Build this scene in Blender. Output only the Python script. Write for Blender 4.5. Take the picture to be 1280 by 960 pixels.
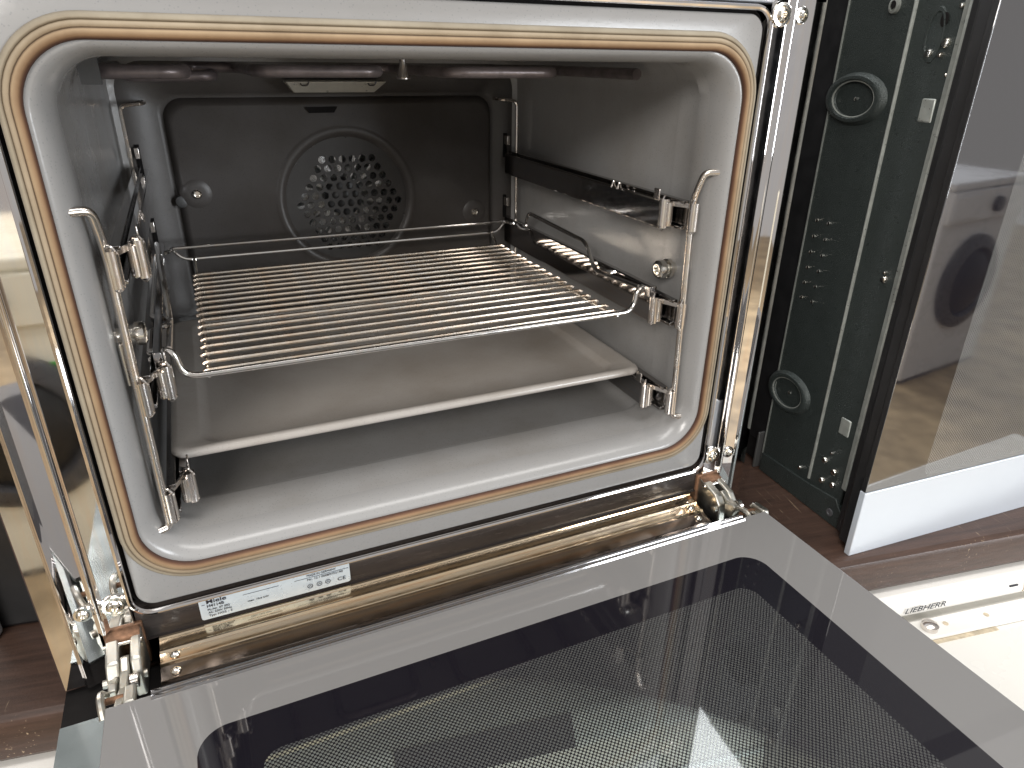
import bpy, bmesh, math, random
from mathutils import Vector, Matrix
random.seed(7)
sc = bpy.context.scene
for o in list(bpy.data.objects): bpy.data.objects.remove(o)
col = sc.collection
R = math.radians

# ------------------------------------------------------------------ camera
CAM = Vector((-0.1573, -0.4410, 0.3498))
cr = Vector((0.91301, -0.40775, 0.01196)); cu = Vector((0.16398, 0.39371, 0.90449)); cf = Vector((0.37352, 0.82385, -0.42633))
cd = bpy.data.cameras.new('camera'); cam = bpy.data.objects.new('camera', cd); col.objects.link(cam)
m = Matrix((cr, cu, -cf)).transposed().to_4x4(); m.translation = CAM; cam.matrix_world = m
cd.sensor_width = 36; cd.lens = 865.05 / 1280 * 36; cd.clip_start = 0.01; cd.clip_end = 100
sc.camera = cam
sc.render.resolution_x, sc.render.resolution_y = 1024, 768

# ------------------------------------------------------------------ light
w = bpy.data.worlds.new('World'); sc.world = w; w.use_nodes = True
bg = w.node_tree.nodes['Background']; bg.inputs[0].default_value = (1.0, 0.97, 0.94, 1); bg.inputs[1].default_value = 0.32
def area(name, loc, target, sx, sy, power, colr):
    l = bpy.data.lights.new(name, 'AREA'); l.shape = 'RECTANGLE'; l.size = sx; l.size_y = sy; l.energy = power; l.color = colr
    o = bpy.data.objects.new(name, l); col.objects.link(o); o.location = loc
    o.rotation_euler = (Vector(target) - Vector(loc)).to_track_quat('-Z', 'Y').to_euler(); return o
area('shop_window_light', (-1.9, -2.7, 1.75), (0, 0.1, 0.15), 1.7, 0.95, 66, (1.0, 0.96, 0.91))
area('shop_door_light', (2.15, -3.1, 0.62), (0, 0.1, 0.15), 1.0, 1.5, 60, (0.91, 0.955, 1.0))
area('added_overhead_light', (0.85, 0.98, 2.0), (0.85, 0.98, 0), 1.7, 0.80, 18, (0.93, 0.98, 1.0))  # added lamp, gives the door glass a bright overhead reflection
area('added_aisle_fill', (0.4, -0.30, 2.1), (0.4, -0.30, 0), 2.8, 0.5, 24, (1.0, 0.98, 0.95))  # added fill, brightens the washing machines, floor and worktop
sc.view_settings.view_transform = 'Standard'; sc.view_settings.look = 'None'; sc.view_settings.gamma = 1
sc.view_settings.exposure = 0.5

# ------------------------------------------------------------------ materials
def new_mat(name):
    mt = bpy.data.materials.new(name); mt.use_nodes = True
    return mt, mt.node_tree, mt.node_tree.nodes['Principled BSDF']
def N(nt, typ, **kw):
    n = nt.nodes.new(typ)
    for k, v in kw.items(): setattr(n, k, v)
    return n
def ramp(nt, fac, stops):
    n = N(nt, 'ShaderNodeValToRGB'); e = n.color_ramp.elements
    while len(e) < len(stops): e.new(0.5)
    for el, (p, c) in zip(e, stops):
        el.position = p; el.color = tuple(c) + (1,) if len(c) == 3 else c
    nt.links.new(fac, n.inputs[0]); return n
def noise(nt, scale, detail=4, rough=0.55, stretch=None, coord='Object'):
    tc = N(nt, 'ShaderNodeTexCoord'); src = tc.outputs[coord]
    if stretch:
        mp = N(nt, 'ShaderNodeMapping'); mp.inputs['Scale'].default_value = stretch
        nt.links.new(src, mp.inputs[0]); src = mp.outputs[0]
    n = N(nt, 'ShaderNodeTexNoise'); n.inputs['Scale'].default_value = scale
    n.inputs['Detail'].default_value = detail; n.inputs['Roughness'].default_value = rough
    nt.links.new(src, n.inputs['Vector']); return n
def bump(nt, b, height, strength, dist=0.001):
    bp = N(nt, 'ShaderNodeBump'); bp.inputs['Strength'].default_value = strength; bp.inputs['Distance'].default_value = dist
    nt.links.new(height, bp.inputs['Height']); nt.links.new(bp.outputs[0], b.inputs['Normal']); return bp
def simple(name, c, rough=0.4, metal=0.0, var=0.12, scale=30, stretch=None, bmp=0.0, coat=0.0, rvar=0.1, bscale=None, spec=None, bdist=0.001):
    mt, nt, b = new_mat(name)
    n = noise(nt, scale, 5, 0.6, stretch)
    lo = tuple(max(0, x * (1 - var)) for x in c); hi = tuple(min(1, x * (1 + var)) for x in c)
    cr_ = ramp(nt, n.outputs[0], [(0.3, lo), (0.7, hi)]); nt.links.new(cr_.outputs[0], b.inputs['Base Color'])
    n2 = noise(nt, scale * 2.3, 4, 0.6, stretch)
    rr = ramp(nt, n2.outputs[0], [(0.3, (max(0.02, rough - rvar),) * 3), (0.7, (rough + rvar,) * 3)])
    nt.links.new(rr.outputs[0], b.inputs['Roughness'])
    b.inputs['Metallic'].default_value = metal; b.inputs['Coat Weight'].default_value = coat; b.inputs['Coat Roughness'].default_value = 0.06
    if spec is not None: b.inputs['Specular IOR Level'].default_value = spec
    if bmp:
        n3 = noise(nt, bscale or scale * 6, 3, 0.5, stretch); bump(nt, b, n3.outputs[0], bmp, bdist)
    return mt
M = {}
def enamel(name, base, speck, rough, brown=0.0):
    mt, nt, b = new_mat(name)
    v = N(nt, 'ShaderNodeTexVoronoi'); v.inputs['Scale'].default_value = 420
    tc = N(nt, 'ShaderNodeTexCoord'); nt.links.new(tc.outputs['Object'], v.inputs['Vector'])
    sp = ramp(nt, v.outputs['Distance'], [(0.10, speck), (0.24, base)])
    n = noise(nt, 9, 6, 0.6)
    st = ramp(nt, n.outputs[0], [(0.42, (1, 1, 1)), (0.75, (1 - brown, 1 - 1.15 * brown, 1 - 1.35 * brown))])
    mx = N(nt, 'ShaderNodeMix', data_type='RGBA', blend_type='MULTIPLY'); mx.inputs[0].default_value = 1
    nt.links.new(sp.outputs[0], mx.inputs[6]); nt.links.new(st.outputs[0], mx.inputs[7]); nt.links.new(mx.outputs[2], b.inputs['Base Color'])
    n2 = noise(nt, 14, 5, 0.65)
    rr = ramp(nt, n2.outputs[0], [(0.3, (rough - 0.03,) * 3), (0.8, (rough + 0.07,) * 3)]); nt.links.new(rr.outputs[0], b.inputs['Roughness'])
    n3 = noise(nt, 260, 2, 0.5); bump(nt, b, n3.outputs[0], 0.10, 0.0006)
    return mt
M['panel'] = enamel('pale_grey_enamel', (0.30, 0.296, 0.292), (0.25, 0.25, 0.253), 0.22, 0.06)
M['cavity'] = enamel('grey_cavity_enamel', (0.34, 0.335, 0.33), (0.27, 0.268, 0.268), 0.20, 0.20)
M['back'] = enamel('dark_rear_enamel', (0.066, 0.059, 0.055), (0.042, 0.037, 0.035), 0.40, 0.40)  # darker and browner than the cavity enamel
M['grille'] = enamel('darkened_grille_enamel', (0.045, 0.041, 0.038), (0.03, 0.027, 0.026), 0.5, 0.4)  # rear-wall enamel darkened further to cancel the sheen on the grille
M['tray'] = enamel('tray_enamel', (0.43, 0.40, 0.37), (0.36, 0.335, 0.31), 0.22, 0.20)

def steel(name, c, rough, tint=0.0, bmp=0.03, stretch=(8, 8, 0.7), smudge=0.12):
    mt, nt, b = new_mat(name); b.inputs['Metallic'].default_value = 1
    n = noise(nt, 22, 6, 0.65, stretch)
    hot = (c[0] * 1.02, c[1] * (1 - 0.30 * tint), c[2] * (1 - 0.55 * tint)); cool = (c[0] * (1 - 0.25 * tint), c[1] * (1 - 0.18 * tint), c[2])
    r_ = ramp(nt, n.outputs[0], [(0.25, cool), (0.5, c), (0.78, hot)]); nt.links.new(r_.outputs[0], b.inputs['Base Color'])
    n2 = noise(nt, 60, 7, 0.7)
    rr = ramp(nt, n2.outputs[0], [(0.35, (rough,) * 3), (0.75, (rough + smudge,) * 3)]); nt.links.new(rr.outputs[0], b.inputs['Roughness'])
    if bmp:
        n3 = noise(nt, 18, 3, 0.5); bump(nt, b, n3.outputs[0], bmp, 0.002)
    return mt
M['mirror'] = steel('polished_trim_steel', (0.80, 0.775, 0.765), 0.018, 0.28, 0.006, (8, 8, 0.7), 0.05)
M['sill'] = steel('warm_reflection_sill_steel', (0.97, 0.79, 0.56), 0.06, 0.75, 0.03, (0.5, 6, 6))  # orange mirrored surroundings are put into the steel's colour
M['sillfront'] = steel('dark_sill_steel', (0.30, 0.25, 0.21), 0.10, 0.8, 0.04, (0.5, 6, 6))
M['clip'] = steel('pressed_clip_steel', (0.74, 0.70, 0.66), 0.16, 0.35, 0.05, (20, 20, 20))
M['wire'] = steel('side_frame_wire', (0.74, 0.69, 0.63), 0.20, 0.5, 0.04, (9, 9, 9))
M['rod'] = steel('rack_rod_steel', (0.84, 0.75, 0.64), 0.22, 0.6, 0.04, (5, 14, 14))
M['rackframe'] = steel('rack_frame_chrome', (0.82, 0.80, 0.77), 0.10, 0.25, 0.0)
M['rail'] = steel('dark_runner_steel', (0.30, 0.29, 0.285), 0.09, 0.4, 0.05, (20, 1, 20), 0.12)
M['runner'] = steel('polished_runner_steel', (0.46, 0.45, 0.45), 0.05, 0.4, 0.02, (20, 1, 20), 0.10)
M['zinc'] = steel('zinc_hinge_steel', (0.52, 0.51, 0.46), 0.30, 0.5, 0.25, (30, 30, 30), 0.25)
M['rust'] = simple('rusty_steel', (0.22, 0.12, 0.07), 0.7, 0.4, 0.6, 120, bmp=0.4)
M['screw'] = steel('bright_screw_steel', (0.85, 0.82, 0.75), 0.10, 0.5, 0.0)
M['black'] = simple('black_gap', (0.010, 0.009, 0.009), 0.85, var=0.3, spec=0.15)
M['fascia'] = simple('dark_glossy_fascia', (0.035, 0.029, 0.027), 0.22, var=0.3, scale=14, stretch=(1, 8, 8), coat=0.3)
M['casing'] = simple('casing_sheet', (0.10, 0.10, 0.10), 0.5, 0.5)
M['element'] = simple('grill_element_sheath', (0.20, 0.17, 0.17), 0.38, 0.5, 0.4, 40, bmp=0.25)
M['fan'] = simple('fan_blade_metal', (0.90, 0.88, 0.84), 0.26, 0.9, 0.2, 60)
M['lampcover'] = simple('satin_lamp_trim', (0.72, 0.68, 0.58), 0.35, 0.35, 0.1, 60)
M['label'] = simple('silver_label_foil', (0.62, 0.70, 0.76), 0.30, 0.25, 0.05, 40)
M['ink'] = simple('black_ink', (0.02, 0.02, 0.03), 0.6)
M['doorplate'] = simple('door_inner_plate', (0.56, 0.63, 0.64), 0.16, 0.75, 0.1, 6, rvar=0.08)
M['doorframe'] = simple('door_side_profile', (0.03, 0.032, 0.035), 0.3, 0.2)
M['trimgrey'] = simple('grey_plastic_edge', (0.42, 0.42, 0.42), 0.35)
M['brace'] = simple('green_black_hammered_sheet', (0.040, 0.049, 0.047), 0.34, 0.35, 0.10, 60, bmp=0.7, bscale=1100, bdist=0.0008)
M['brace_edge'] = simple('pale_sheet_edge', (0.42, 0.44, 0.41), 0.35, 0.6, 0.2, 90)  # paler than the sheet, for edges, bead, ring lines and tabs
M['rubber'] = simple('black_door_edge', (0.010, 0.010, 0.011), 0.42, var=0.3)
M['silverband'] = simple('silver_door_band', (0.66, 0.71, 0.78), 0.30, 0.35, 0.04, 4, rvar=0.05)
M['fridge'] = simple('white_fridge_plastic', (0.82, 0.80, 0.76), 0.35, var=0.03, scale=5)
M['fridge_lower'] = simple('cream_white_paint', (0.80, 0.78, 0.73), 0.3, var=0.03, scale=5)
M['dirt'] = simple('grimy_cream_plastic', (0.52, 0.44, 0.32), 0.7, var=0.35, scale=90)
M['cream'] = simple('cream_appliance_enamel', (0.84, 0.80, 0.66), 0.3, var=0.04, scale=4)
M['greymachine'] = simple('grey_white_appliance_enamel', (0.74, 0.74, 0.76), 0.3, var=0.04, scale=4)
M['darkplastic'] = simple('dark_machine_plastic', (0.07, 0.07, 0.075), 0.3)
M['green'] = simple('green_sticker', (0.08, 0.50, 0.06), 0.5)
M['floor'] = simple('worn_beige_floor', (0.44, 0.33, 0.20), 0.5, var=0.35, scale=9, bmp=0.05)

mt, nt, b = new_mat('clear_door_glass')
tr = N(nt, 'ShaderNodeBsdfTransparent'); tr.inputs[0].default_value = (0.93, 0.98, 0.98, 1)
gl = N(nt, 'ShaderNodeBsdfGlossy'); gl.inputs['Roughness'].default_value = 0.02
n = noise(nt, 5, 4, 0.6); fr = N(nt, 'ShaderNodeFresnel'); fr.inputs[0].default_value = 1.5
g = N(nt, 'ShaderNodeMixShader'); nt.links.new(fr.outputs[0], g.inputs[0]); nt.links.new(tr.outputs[0], g.inputs[1]); nt.links.new(gl.outputs[0], g.inputs[2])
nt.links.new(g.outputs[0], nt.nodes['Material Output'].inputs[0]); M['clearglass'] = mt
# door seal: browned towards its inner edge (baked on), fine ribs along it
mt, nt, b = new_mat('heat_browned_seal')
at = N(nt, 'ShaderNodeAttribute', attribute_name='ring')
cr_ = ramp(nt, at.outputs['Fac'], [(0.0, (0.30, 0.27, 0.21)), (0.20, (0.38, 0.33, 0.24)), (0.30, (0.20, 0.15, 0.09)), (0.36, (0.40, 0.33, 0.23)), (0.52, (0.40, 0.31, 0.20)), (0.57, (0.19, 0.13, 0.08)), (0.64, (0.40, 0.29, 0.17)), (0.84, (0.30, 0.18, 0.09)), (0.94, (0.12, 0.05, 0.025)), (1.0, (0.05, 0.025, 0.018))])
n = noise(nt, 16, 6, 0.65); st = ramp(nt, n.outputs[0], [(0.3, (0.60, 0.57, 0.55)), (0.7, (0.92, 0.92, 0.95))])
mx = N(nt, 'ShaderNodeMix', data_type='RGBA', blend_type='MULTIPLY'); mx.inputs[0].default_value = 1
nt.links.new(cr_.outputs[0], mx.inputs[6]); nt.links.new(st.outputs[0], mx.inputs[7]); nt.links.new(mx.outputs[2], b.inputs['Base Color'])
b.inputs['Roughness'].default_value = 0.72; M['seal'] = mt

# brown laminate worktop with scratches
mt, nt, b = new_mat('dark_brown_laminate')
n = noise(nt, 26, 7, 0.7, (0.5, 6, 6)); c1 = ramp(nt, n.outputs[0], [(0.3, (0.036, 0.021, 0.016)), (0.7, (0.085, 0.048, 0.035))])
sm = noise(nt, 900, 3, 0.7, (1, 0.02, 1)); sc_ = noise(nt, 14, 5, 0.7)
mp = N(nt, 'ShaderNodeMapping'); mp.inputs['Rotation'].default_value = (0, 0, 0.9); mp.inputs['Scale'].default_value = (1, 0.035, 1)
tc = N(nt, 'ShaderNodeTexCoord'); nt.links.new(tc.outputs['Object'], mp.inputs[0])
v = N(nt, 'ShaderNodeTexNoise'); v.inputs['Scale'].default_value = 420; v.inputs['Detail'].default_value = 2; nt.links.new(mp.outputs[0], v.inputs['Vector'])
s1 = ramp(nt, v.outputs[0], [(0.66, (0, 0, 0)), (0.73, (1, 1, 1))]); s2 = ramp(nt, sc_.outputs[0], [(0.50, (0, 0, 0)), (0.66, (1, 1, 1))])
mu = N(nt, 'ShaderNodeMath', operation='MULTIPLY'); nt.links.new(s1.outputs[0], mu.inputs[0]); nt.links.new(s2.outputs[0], mu.inputs[1])
mx = N(nt, 'ShaderNodeMix', data_type='RGBA'); nt.links.new(mu.outputs[0], mx.inputs[0]); nt.links.new(c1.outputs[0], mx.inputs[6]); mx.inputs[7].default_value = (0.40, 0.30, 0.20, 1)
nt.links.new(mx.outputs[2], b.inputs['Base Color']); b.inputs['Roughness'].default_value = 0.36
n3 = noise(nt, 500, 3, 0.5); bump(nt, b, n3.outputs[0], 0.25, 0.0006); M['worktop'] = mt

def glass_print(name, wx, wy0, wy1, wr, dx, dy0, dy1, pitch, border, axes=(0, 1), dot=0.40, ior=1.52, veil_w=0.10):
    """Glass pane with a printed border (border colour), a black band, and a dot screen of clear holes. Local metres."""
    mt, nt, b = new_mat(name)
    tc = N(nt, 'ShaderNodeTexCoord'); sp = N(nt, 'ShaderNodeSeparateXYZ'); nt.links.new(tc.outputs['Object'], sp.inputs[0])
    A, B = sp.outputs[axes[0]], sp.outputs[axes[1]]
    def mth(op, a, b_=None, c=None):
        k = N(nt, 'ShaderNodeMath', operation=op)
        for i, x in enumerate((a, b_, c)):
            if x is None: continue
            if isinstance(x, (int, float)): k.inputs[i].default_value = x
            else: nt.links.new(x, k.inputs[i])
        return k.outputs[0]
    def rrect(hx, cx, y0, y1, r):
        cy, hy = (y0 + y1) / 2, (y1 - y0) / 2
        qx = mth('MAXIMUM', mth('SUBTRACT', mth('ABSOLUTE', mth('SUBTRACT', A, cx)), hx - r), 0.0)
        qy = mth('MAXIMUM', mth('SUBTRACT', mth('ABSOLUTE', mth('SUBTRACT', B, cy)), hy - r), 0.0)
        dd = mth('SQRT', mth('ADD', mth('MULTIPLY', qx, qx), mth('MULTIPLY', qy, qy)))
        return mth('LESS_THAN', dd, r)
    win = rrect(wx[1], wx[0], wy0, wy1, wr)
    scr = rrect(dx[1], dx[0], dy0, dy1, 0.012)
    # staggered dots
    u1 = mth('DIVIDE', A, pitch); v1 = mth('DIVIDE', B, pitch)
    def cell(a, b_):
        fa = mth('SUBTRACT', mth('FRACT', a), 0.5); fb = mth('SUBTRACT', mth('FRACT', b_), 0.5)
        return mth('LESS_THAN', mth('SQRT', mth('ADD', mth('MULTIPLY', fa, fa), mth('MULTIPLY', fb, fb))), dot)
    ra = mth('MULTIPLY', mth('ADD', u1, v1), 0.7071); rb = mth('MULTIPLY', mth('SUBTRACT', u1, v1), 0.7071)
    hole = mth('MULTIPLY', cell(ra, rb), scr)
    mx = N(nt, 'ShaderNodeMix', data_type='RGBA'); nt.links.new(win, mx.inputs[0]); mx.inputs[6].default_value = tuple(border) + (1,); mx.inputs[7].default_value = (0.010, 0.009, 0.013, 1)
    nt.links.new(mx.outputs[2], b.inputs['Base Color'])
    b.inputs['Roughness'].default_value = 0.03; b.inputs['IOR'].default_value = ior
    n = noise(nt, 7, 5, 0.7); rr = ramp(nt, n.outputs[0], [(0.35, (0.015,) * 3), (0.8, (0.07,) * 3)]); nt.links.new(rr.outputs[0], b.inputs['Roughness'])
    tr = N(nt, 'ShaderNodeBsdfTransparent'); tr.inputs[0].default_value = (0.96, 0.99, 0.99, 1)
    gl = N(nt, 'ShaderNodeBsdfGlossy'); gl.inputs['Roughness'].default_value = 0.02
    fr = N(nt, 'ShaderNodeFresnel'); fr.inputs[0].default_value = ior
    g = N(nt, 'ShaderNodeMixShader'); nt.links.new(fr.outputs[0], g.inputs[0]); nt.links.new(tr.outputs[0], g.inputs[1]); nt.links.new(gl.outputs[0], g.inputs[2])
    veil = N(nt, 'ShaderNodeBsdfDiffuse'); veil.inputs[0].default_value = (0.62, 0.63, 0.62, 1)  # pale diffuse mixed into the holes; stands for reflection on the neighbour
    g2 = N(nt, 'ShaderNodeMixShader'); g2.inputs[0].default_value = veil_w; nt.links.new(g.outputs[0], g2.inputs[1]); nt.links.new(veil.outputs[0], g2.inputs[2]); g = g2
    fin = N(nt, 'ShaderNodeMixShader'); nt.links.new(hole, fin.inputs[0]); nt.links.new(b.outputs[0], fin.inputs[1]); nt.links.new(g.outputs[0], fin.inputs[2])
    nt.links.new(fin.outputs[0], nt.nodes['Material Output'].inputs[0])
    return mt

# ------------------------------------------------------------------ mesh helpers
def fillet(pts, r, n=6):
    pts = [Vector(p) for p in pts]; out = [pts[0]]
    for i in range(1, len(pts) - 1):
        p = pts[i]; a = (pts[i - 1] - p); c = (pts[i + 1] - p)
        rr = r[i] if isinstance(r, (list, tuple)) else r
        d = min(rr, a.length * 0.48, c.length * 0.48)
        p0, p1 = p + a.normalized() * d, p + c.normalized() * d
        for k in range(n + 1):
            t = k / n; out.append((1 - t) ** 2 * p0 + 2 * t * (1 - t) * p + t * t * p1)
    out.append(pts[-1]); return out
def rrect(x0, x1, z0, z1, r, n=8):
    out = []
    for cx, cz, a0 in ((x1 - r, z1 - r, 0), (x0 + r, z1 - r, 90), (x0 + r, z0 + r, 180), (x1 - r, z0 + r, 270)):
        for k in range(n + 1):
            a = R(a0 + 90 * k / n); out.append((cx + r * math.cos(a), cz + r * math.sin(a)))
    return out
class MB:
    def __init__(s): s.v = []; s.f = []; s.ring = []
    def add(s, vs, fs, ring=None):
        b_ = len(s.v); s.v += [Vector(x) for x in vs]; s.f += [tuple(i + b_ for i in f) for f in fs]
        s.ring += ring if ring else [0.0] * len(vs); return s
    def box(s, x0, x1, y0, y1, z0, z1):
        vs = [(x, y, z) for x in (x0, x1) for y in (y0, y1) for z in (z0, z1)]
        return s.add(vs, [(0, 1, 3, 2), (4, 6, 7, 5), (0, 4, 5, 1), (2, 3, 7, 6), (0, 2, 6, 4), (1, 5, 7, 3)])
    def tube(s, path, r, n=8, closed=False):
        path = [Vector(p) for p in path]; L = len(path); rings = []; ref = None
        for i, p in enumerate(path):
            if closed: t = path[(i + 1) % L] - path[i - 1]
            else: t = path[min(i + 1, L - 1)] - path[max(i - 1, 0)]
            t.normalize()
            if ref is None: ref = Vector((0, 0, 1)) if abs(t.z) < 0.9 else Vector((1, 0, 0))
            a = ref - t * ref.dot(t)
            if a.length < 1e-4: a = t.orthogonal()
            a.normalize(); b_ = t.cross(a); ref = a
            rr = r[i] if isinstance(r, (list, tuple)) else r
            rings.append([p + rr * (math.cos(2 * math.pi * k / n) * a + math.sin(2 * math.pi * k / n) * b_) for k in range(n)])
        return s.loft(rings, wrap=closed, caps=not closed)
    def loft(s, rings, wrap=False, caps=False, ringvals=None):
        n = len(rings[0]); vs = [v for r_ in rings for v in r_]; fs = []; L = len(rings)
        for i in range(L if wrap else L - 1):
            j = (i + 1) % L
            for k in range(n): fs.append((i * n + k, i * n + (k + 1) % n, j * n + (k + 1) % n, j * n + k))
        if caps: fs.append(tuple(range(n - 1, -1, -1))); fs.append(tuple((L - 1) * n + k for k in range(n)))
        rv = [ringvals[i] for i in range(L) for _ in range(n)] if ringvals else None
        return s.add(vs, fs, rv)
    def prism(s, poly, a0, a1, ax=0):
        """poly in the two other axes (in order), swept from a0 to a1 along ax"""
        def P(a, q):
            l = list(q); l.insert(ax, a); return l
        n = len(poly); vs = [P(a0, q) for q in poly] + [P(a1, q) for q in poly]
        fs = [(k, (k + 1) % n, n + (k + 1) % n, n + k) for k in range(n)] + [tuple(range(n - 1, -1, -1)), tuple(range(n, 2 * n))]
        return s.add(vs, fs)
    def strip(s, poly, a0, a1, ax=2):
        """open sheet: polyline in the other two axes swept along ax"""
        def P(a, q):
            l = list(q); l.insert(ax, a); return l
        n = len(poly); vs = [P(a0, q) for q in poly] + [P(a1, q) for q in poly]
        return s.add(vs, [(k, k + 1, n + k + 1, n + k) for k in range(n - 1)])
    def lathe(s, prof, c, axis, n=20):
        """prof: (radius, along axis)"""
        ax = Vector(axis).normalized(); a = ax.orthogonal().normalized(); b_ = ax.cross(a); c = Vector(c)
        rings = [[c + ax * h + max(rad, 1e-5) * (math.cos(2 * math.pi * k / n) * a + math.sin(2 * math.pi * k / n) * b_) for k in range(n)] for rad, h in prof]
        return s.loft(rings, caps=True)
    def mesh(s, name, mat, off=(0, 0, 0), bevel=0, smooth=True, ang=38, flat=0, mat2=None, side=None):
        off = Vector(off); me = bpy.data.meshes.new(name)
        me.from_pydata([tuple(v - off) for v in s.v], [], s.f)
        if any(s.ring):
            at_ = me.attributes.new('ring', 'FLOAT', 'POINT'); at_.data.foreach_set('value', s.ring)
        bm = bmesh.new(); bm.from_mesh(me); bmesh.ops.recalc_face_normals(bm, faces=bm.faces[:])
        if bevel:
            es = [e for e in bm.edges if len(e.link_faces) == 2 and e.calc_face_angle(0) > R(30)]
            old = set(bm.faces)
            res = bmesh.ops.bevel(bm, geom=es, offset=bevel, segments=2, affect='EDGES', profile=0.5, clamp_overlap=True)
            new = set(res['faces'])
            for f_ in bm.faces: f_.smooth = f_ in new
        bm.to_mesh(me); bm.free()
        me.materials.append(M[mat] if isinstance(mat, str) else mat)
        if smooth and not bevel:
            me.polygons.foreach_set('use_smooth', [True] * len(me.polygons)); me.set_sharp_from_angle(angle=R(ang))
            if flat:                                              # wide faces stay true planes
                for p_ in me.polygons:
                    vs = [me.vertices[i].co for i in p_.vertices]
                    if min((vs[i] - vs[i - 1]).length for i in range(len(vs))) > flat: p_.use_smooth = False
        if mat2:                                                  # print on one side of a pane only
            me.materials.append(M[mat2])
            for p_ in me.polygons: p_.material_index = 0 if p_.normal.dot(Vector(side)) > 0.5 else 1
        return me
OFF = {}
def thing(name, label, cat, loc, rz=0, group=None, origin_local=False):
    o = bpy.data.objects.new(name, None); o.empty_display_size = 0.05; col.objects.link(o)
    o.location = loc; o.rotation_euler = (0, 0, rz); o['label'] = label; o['category'] = cat
    if group: o['group'] = group
    OFF[o] = Vector((0, 0, 0)) if origin_local else Vector(loc); return o
def obj(name, me, parent, loc=None, rot=None, label=None):
    o = bpy.data.objects.new(name, me); col.objects.link(o); o.parent = parent; OFF[o] = OFF[parent]
    if loc is not None: o.location = Vector(loc) - OFF[parent]
    if rot is not None: o.rotation_euler = rot
    if label: o['label'] = label
    return o
def part(name, mb, mat, parent, bevel=0, label=None, ang=38, flat=0, mat2=None, side=None):
    return obj(name, mb.mesh(name, mat, OFF[parent], bevel, ang=ang, flat=flat, mat2=mat2, side=side), parent, label=label)
def text(body, size, mat, parent, loc, rot, name='lettering', extrude=0.0001, width=None, shear=0, bold=0, sx=1):
    c = bpy.data.curves.new('t', 'FONT'); c.body = body; c.size = size; c.extrude = extrude; c.shear = shear; c.offset = bold
    t = bpy.data.objects.new('t', c); col.objects.link(t)
    bpy.context.view_layer.update()
    me = bpy.data.meshes.new_from_object(t.evaluated_get(bpy.context.evaluated_depsgraph_get())); bpy.data.objects.remove(t)
    if width:
        xs = [v.co.x for v in me.vertices]; k = width / (max(xs) - min(xs)); x0 = min(xs)
        for v in me.vertices: v.co.x = (v.co.x - x0) * k
    me.materials.clear(); me.materials.append(M[mat]); o = obj(name, me, parent, loc, rot); return o

# ================================================================== SETTING
ZW = -0.065
mb = MB(); mb.add([(-4, -5, -0.93), (6, -5, -0.93), (6, 3, -0.93), (-4, 3, -0.93)], [(0, 1, 2, 3)])
fl = bpy.data.objects.new('floor', mb.mesh('floor', 'floor')); col.objects.link(fl); fl['kind'] = 'structure'
fl['label'] = 'worn beige floor under the appliances'
AW = R(-9.5); WO = (-0.319, -0.002, ZW)
mb = MB(); prof = [(0.75, 0.0), (0.012, 0.0), (0.006, -0.001), (0.002, -0.004), (0.0, -0.009), (0.0, -0.036), (0.003, -0.041), (0.75, -0.041)]
mb.prism(prof, -1.3, 1.5, 0)
wt = bpy.data.objects.new('worktop', mb.mesh('worktop', 'worktop', ang=25)); col.objects.link(wt)
wt.location = WO; wt.rotation_euler = (0, 0, AW); wt['kind'] = 'structure'; wt['label'] = 'dark brown scratched laminate worktop carrying the ovens'

# ================================================================== OVEN
ov = thing('built_in_oven', 'open built-in oven with grey enamel cavity, browned seal and dropped glass door', 'oven', (0, 0.28, ZW))
D = 0.386; HX = 0.2400; PT = 0.3804
def loop(hx, z0, z1, r, y, n=8): return [(x, y, z) for x, z in rrect(-hx, hx, z0, z1, r, n)]
# enamel front panel with the rolled lip
L = [loop(HX, 0.0, PT, 0.012, 0.014), loop(HX, 0.0, PT, 0.012, 0.0022), loop(HX - 0.0008, 0.0008, PT - 0.0008, 0.0115, 0.0006), loop(HX - 0.002, 0.002, PT - 0.002, 0.011, 0.0),
     loop(0.2345, 0.0225, 0.3605, 0.040, 0.0), loop(0.2300, 0.0275, 0.3560, 0.037, 0.0)]
for k in range(1, 11):
    a = R(90 * k / 10); s_, c_ = math.sin(a), 1 - math.cos(a)
    L.append(loop(0.2300 - 0.0125 * s_, 0.0275 + 0.0120 * s_, 0.3560 - 0.0080 * s_, 0.037 - 0.009 * s_, -0.001 + 0.024 * c_))
part('front_panel', MB().loft(L), 'panel', ov, ang=60)
# cavity liner
def cav(y, g=0.0, drop=0.0):
    pts = []
    for x, z in rrect(-0.2175 - g, 0.2175 + g, 0.0395, 0.3480 + g, 0.028, 8):
        if z < 0.062: z -= drop * min(1, (0.062 - z) / 0.02)
        pts.append((x, y, z))
    return pts
L = [cav(0.023), cav(0.036), cav(0.039, 0.0014), cav(0.060, 0.0016), cav(0.064, 0.002, 0.0015), cav(0.068, 0.0025, 0.0030), cav(0.2, 0.003, 0.003), cav(D - 0.012, 0.003, 0.003), cav(D - 0.003, 0.0005, 0.001), cav(D, -0.006, -0.004)]
part('cavity_liner', MB().loft(L), 'cavity', ov, ang=30)
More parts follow.
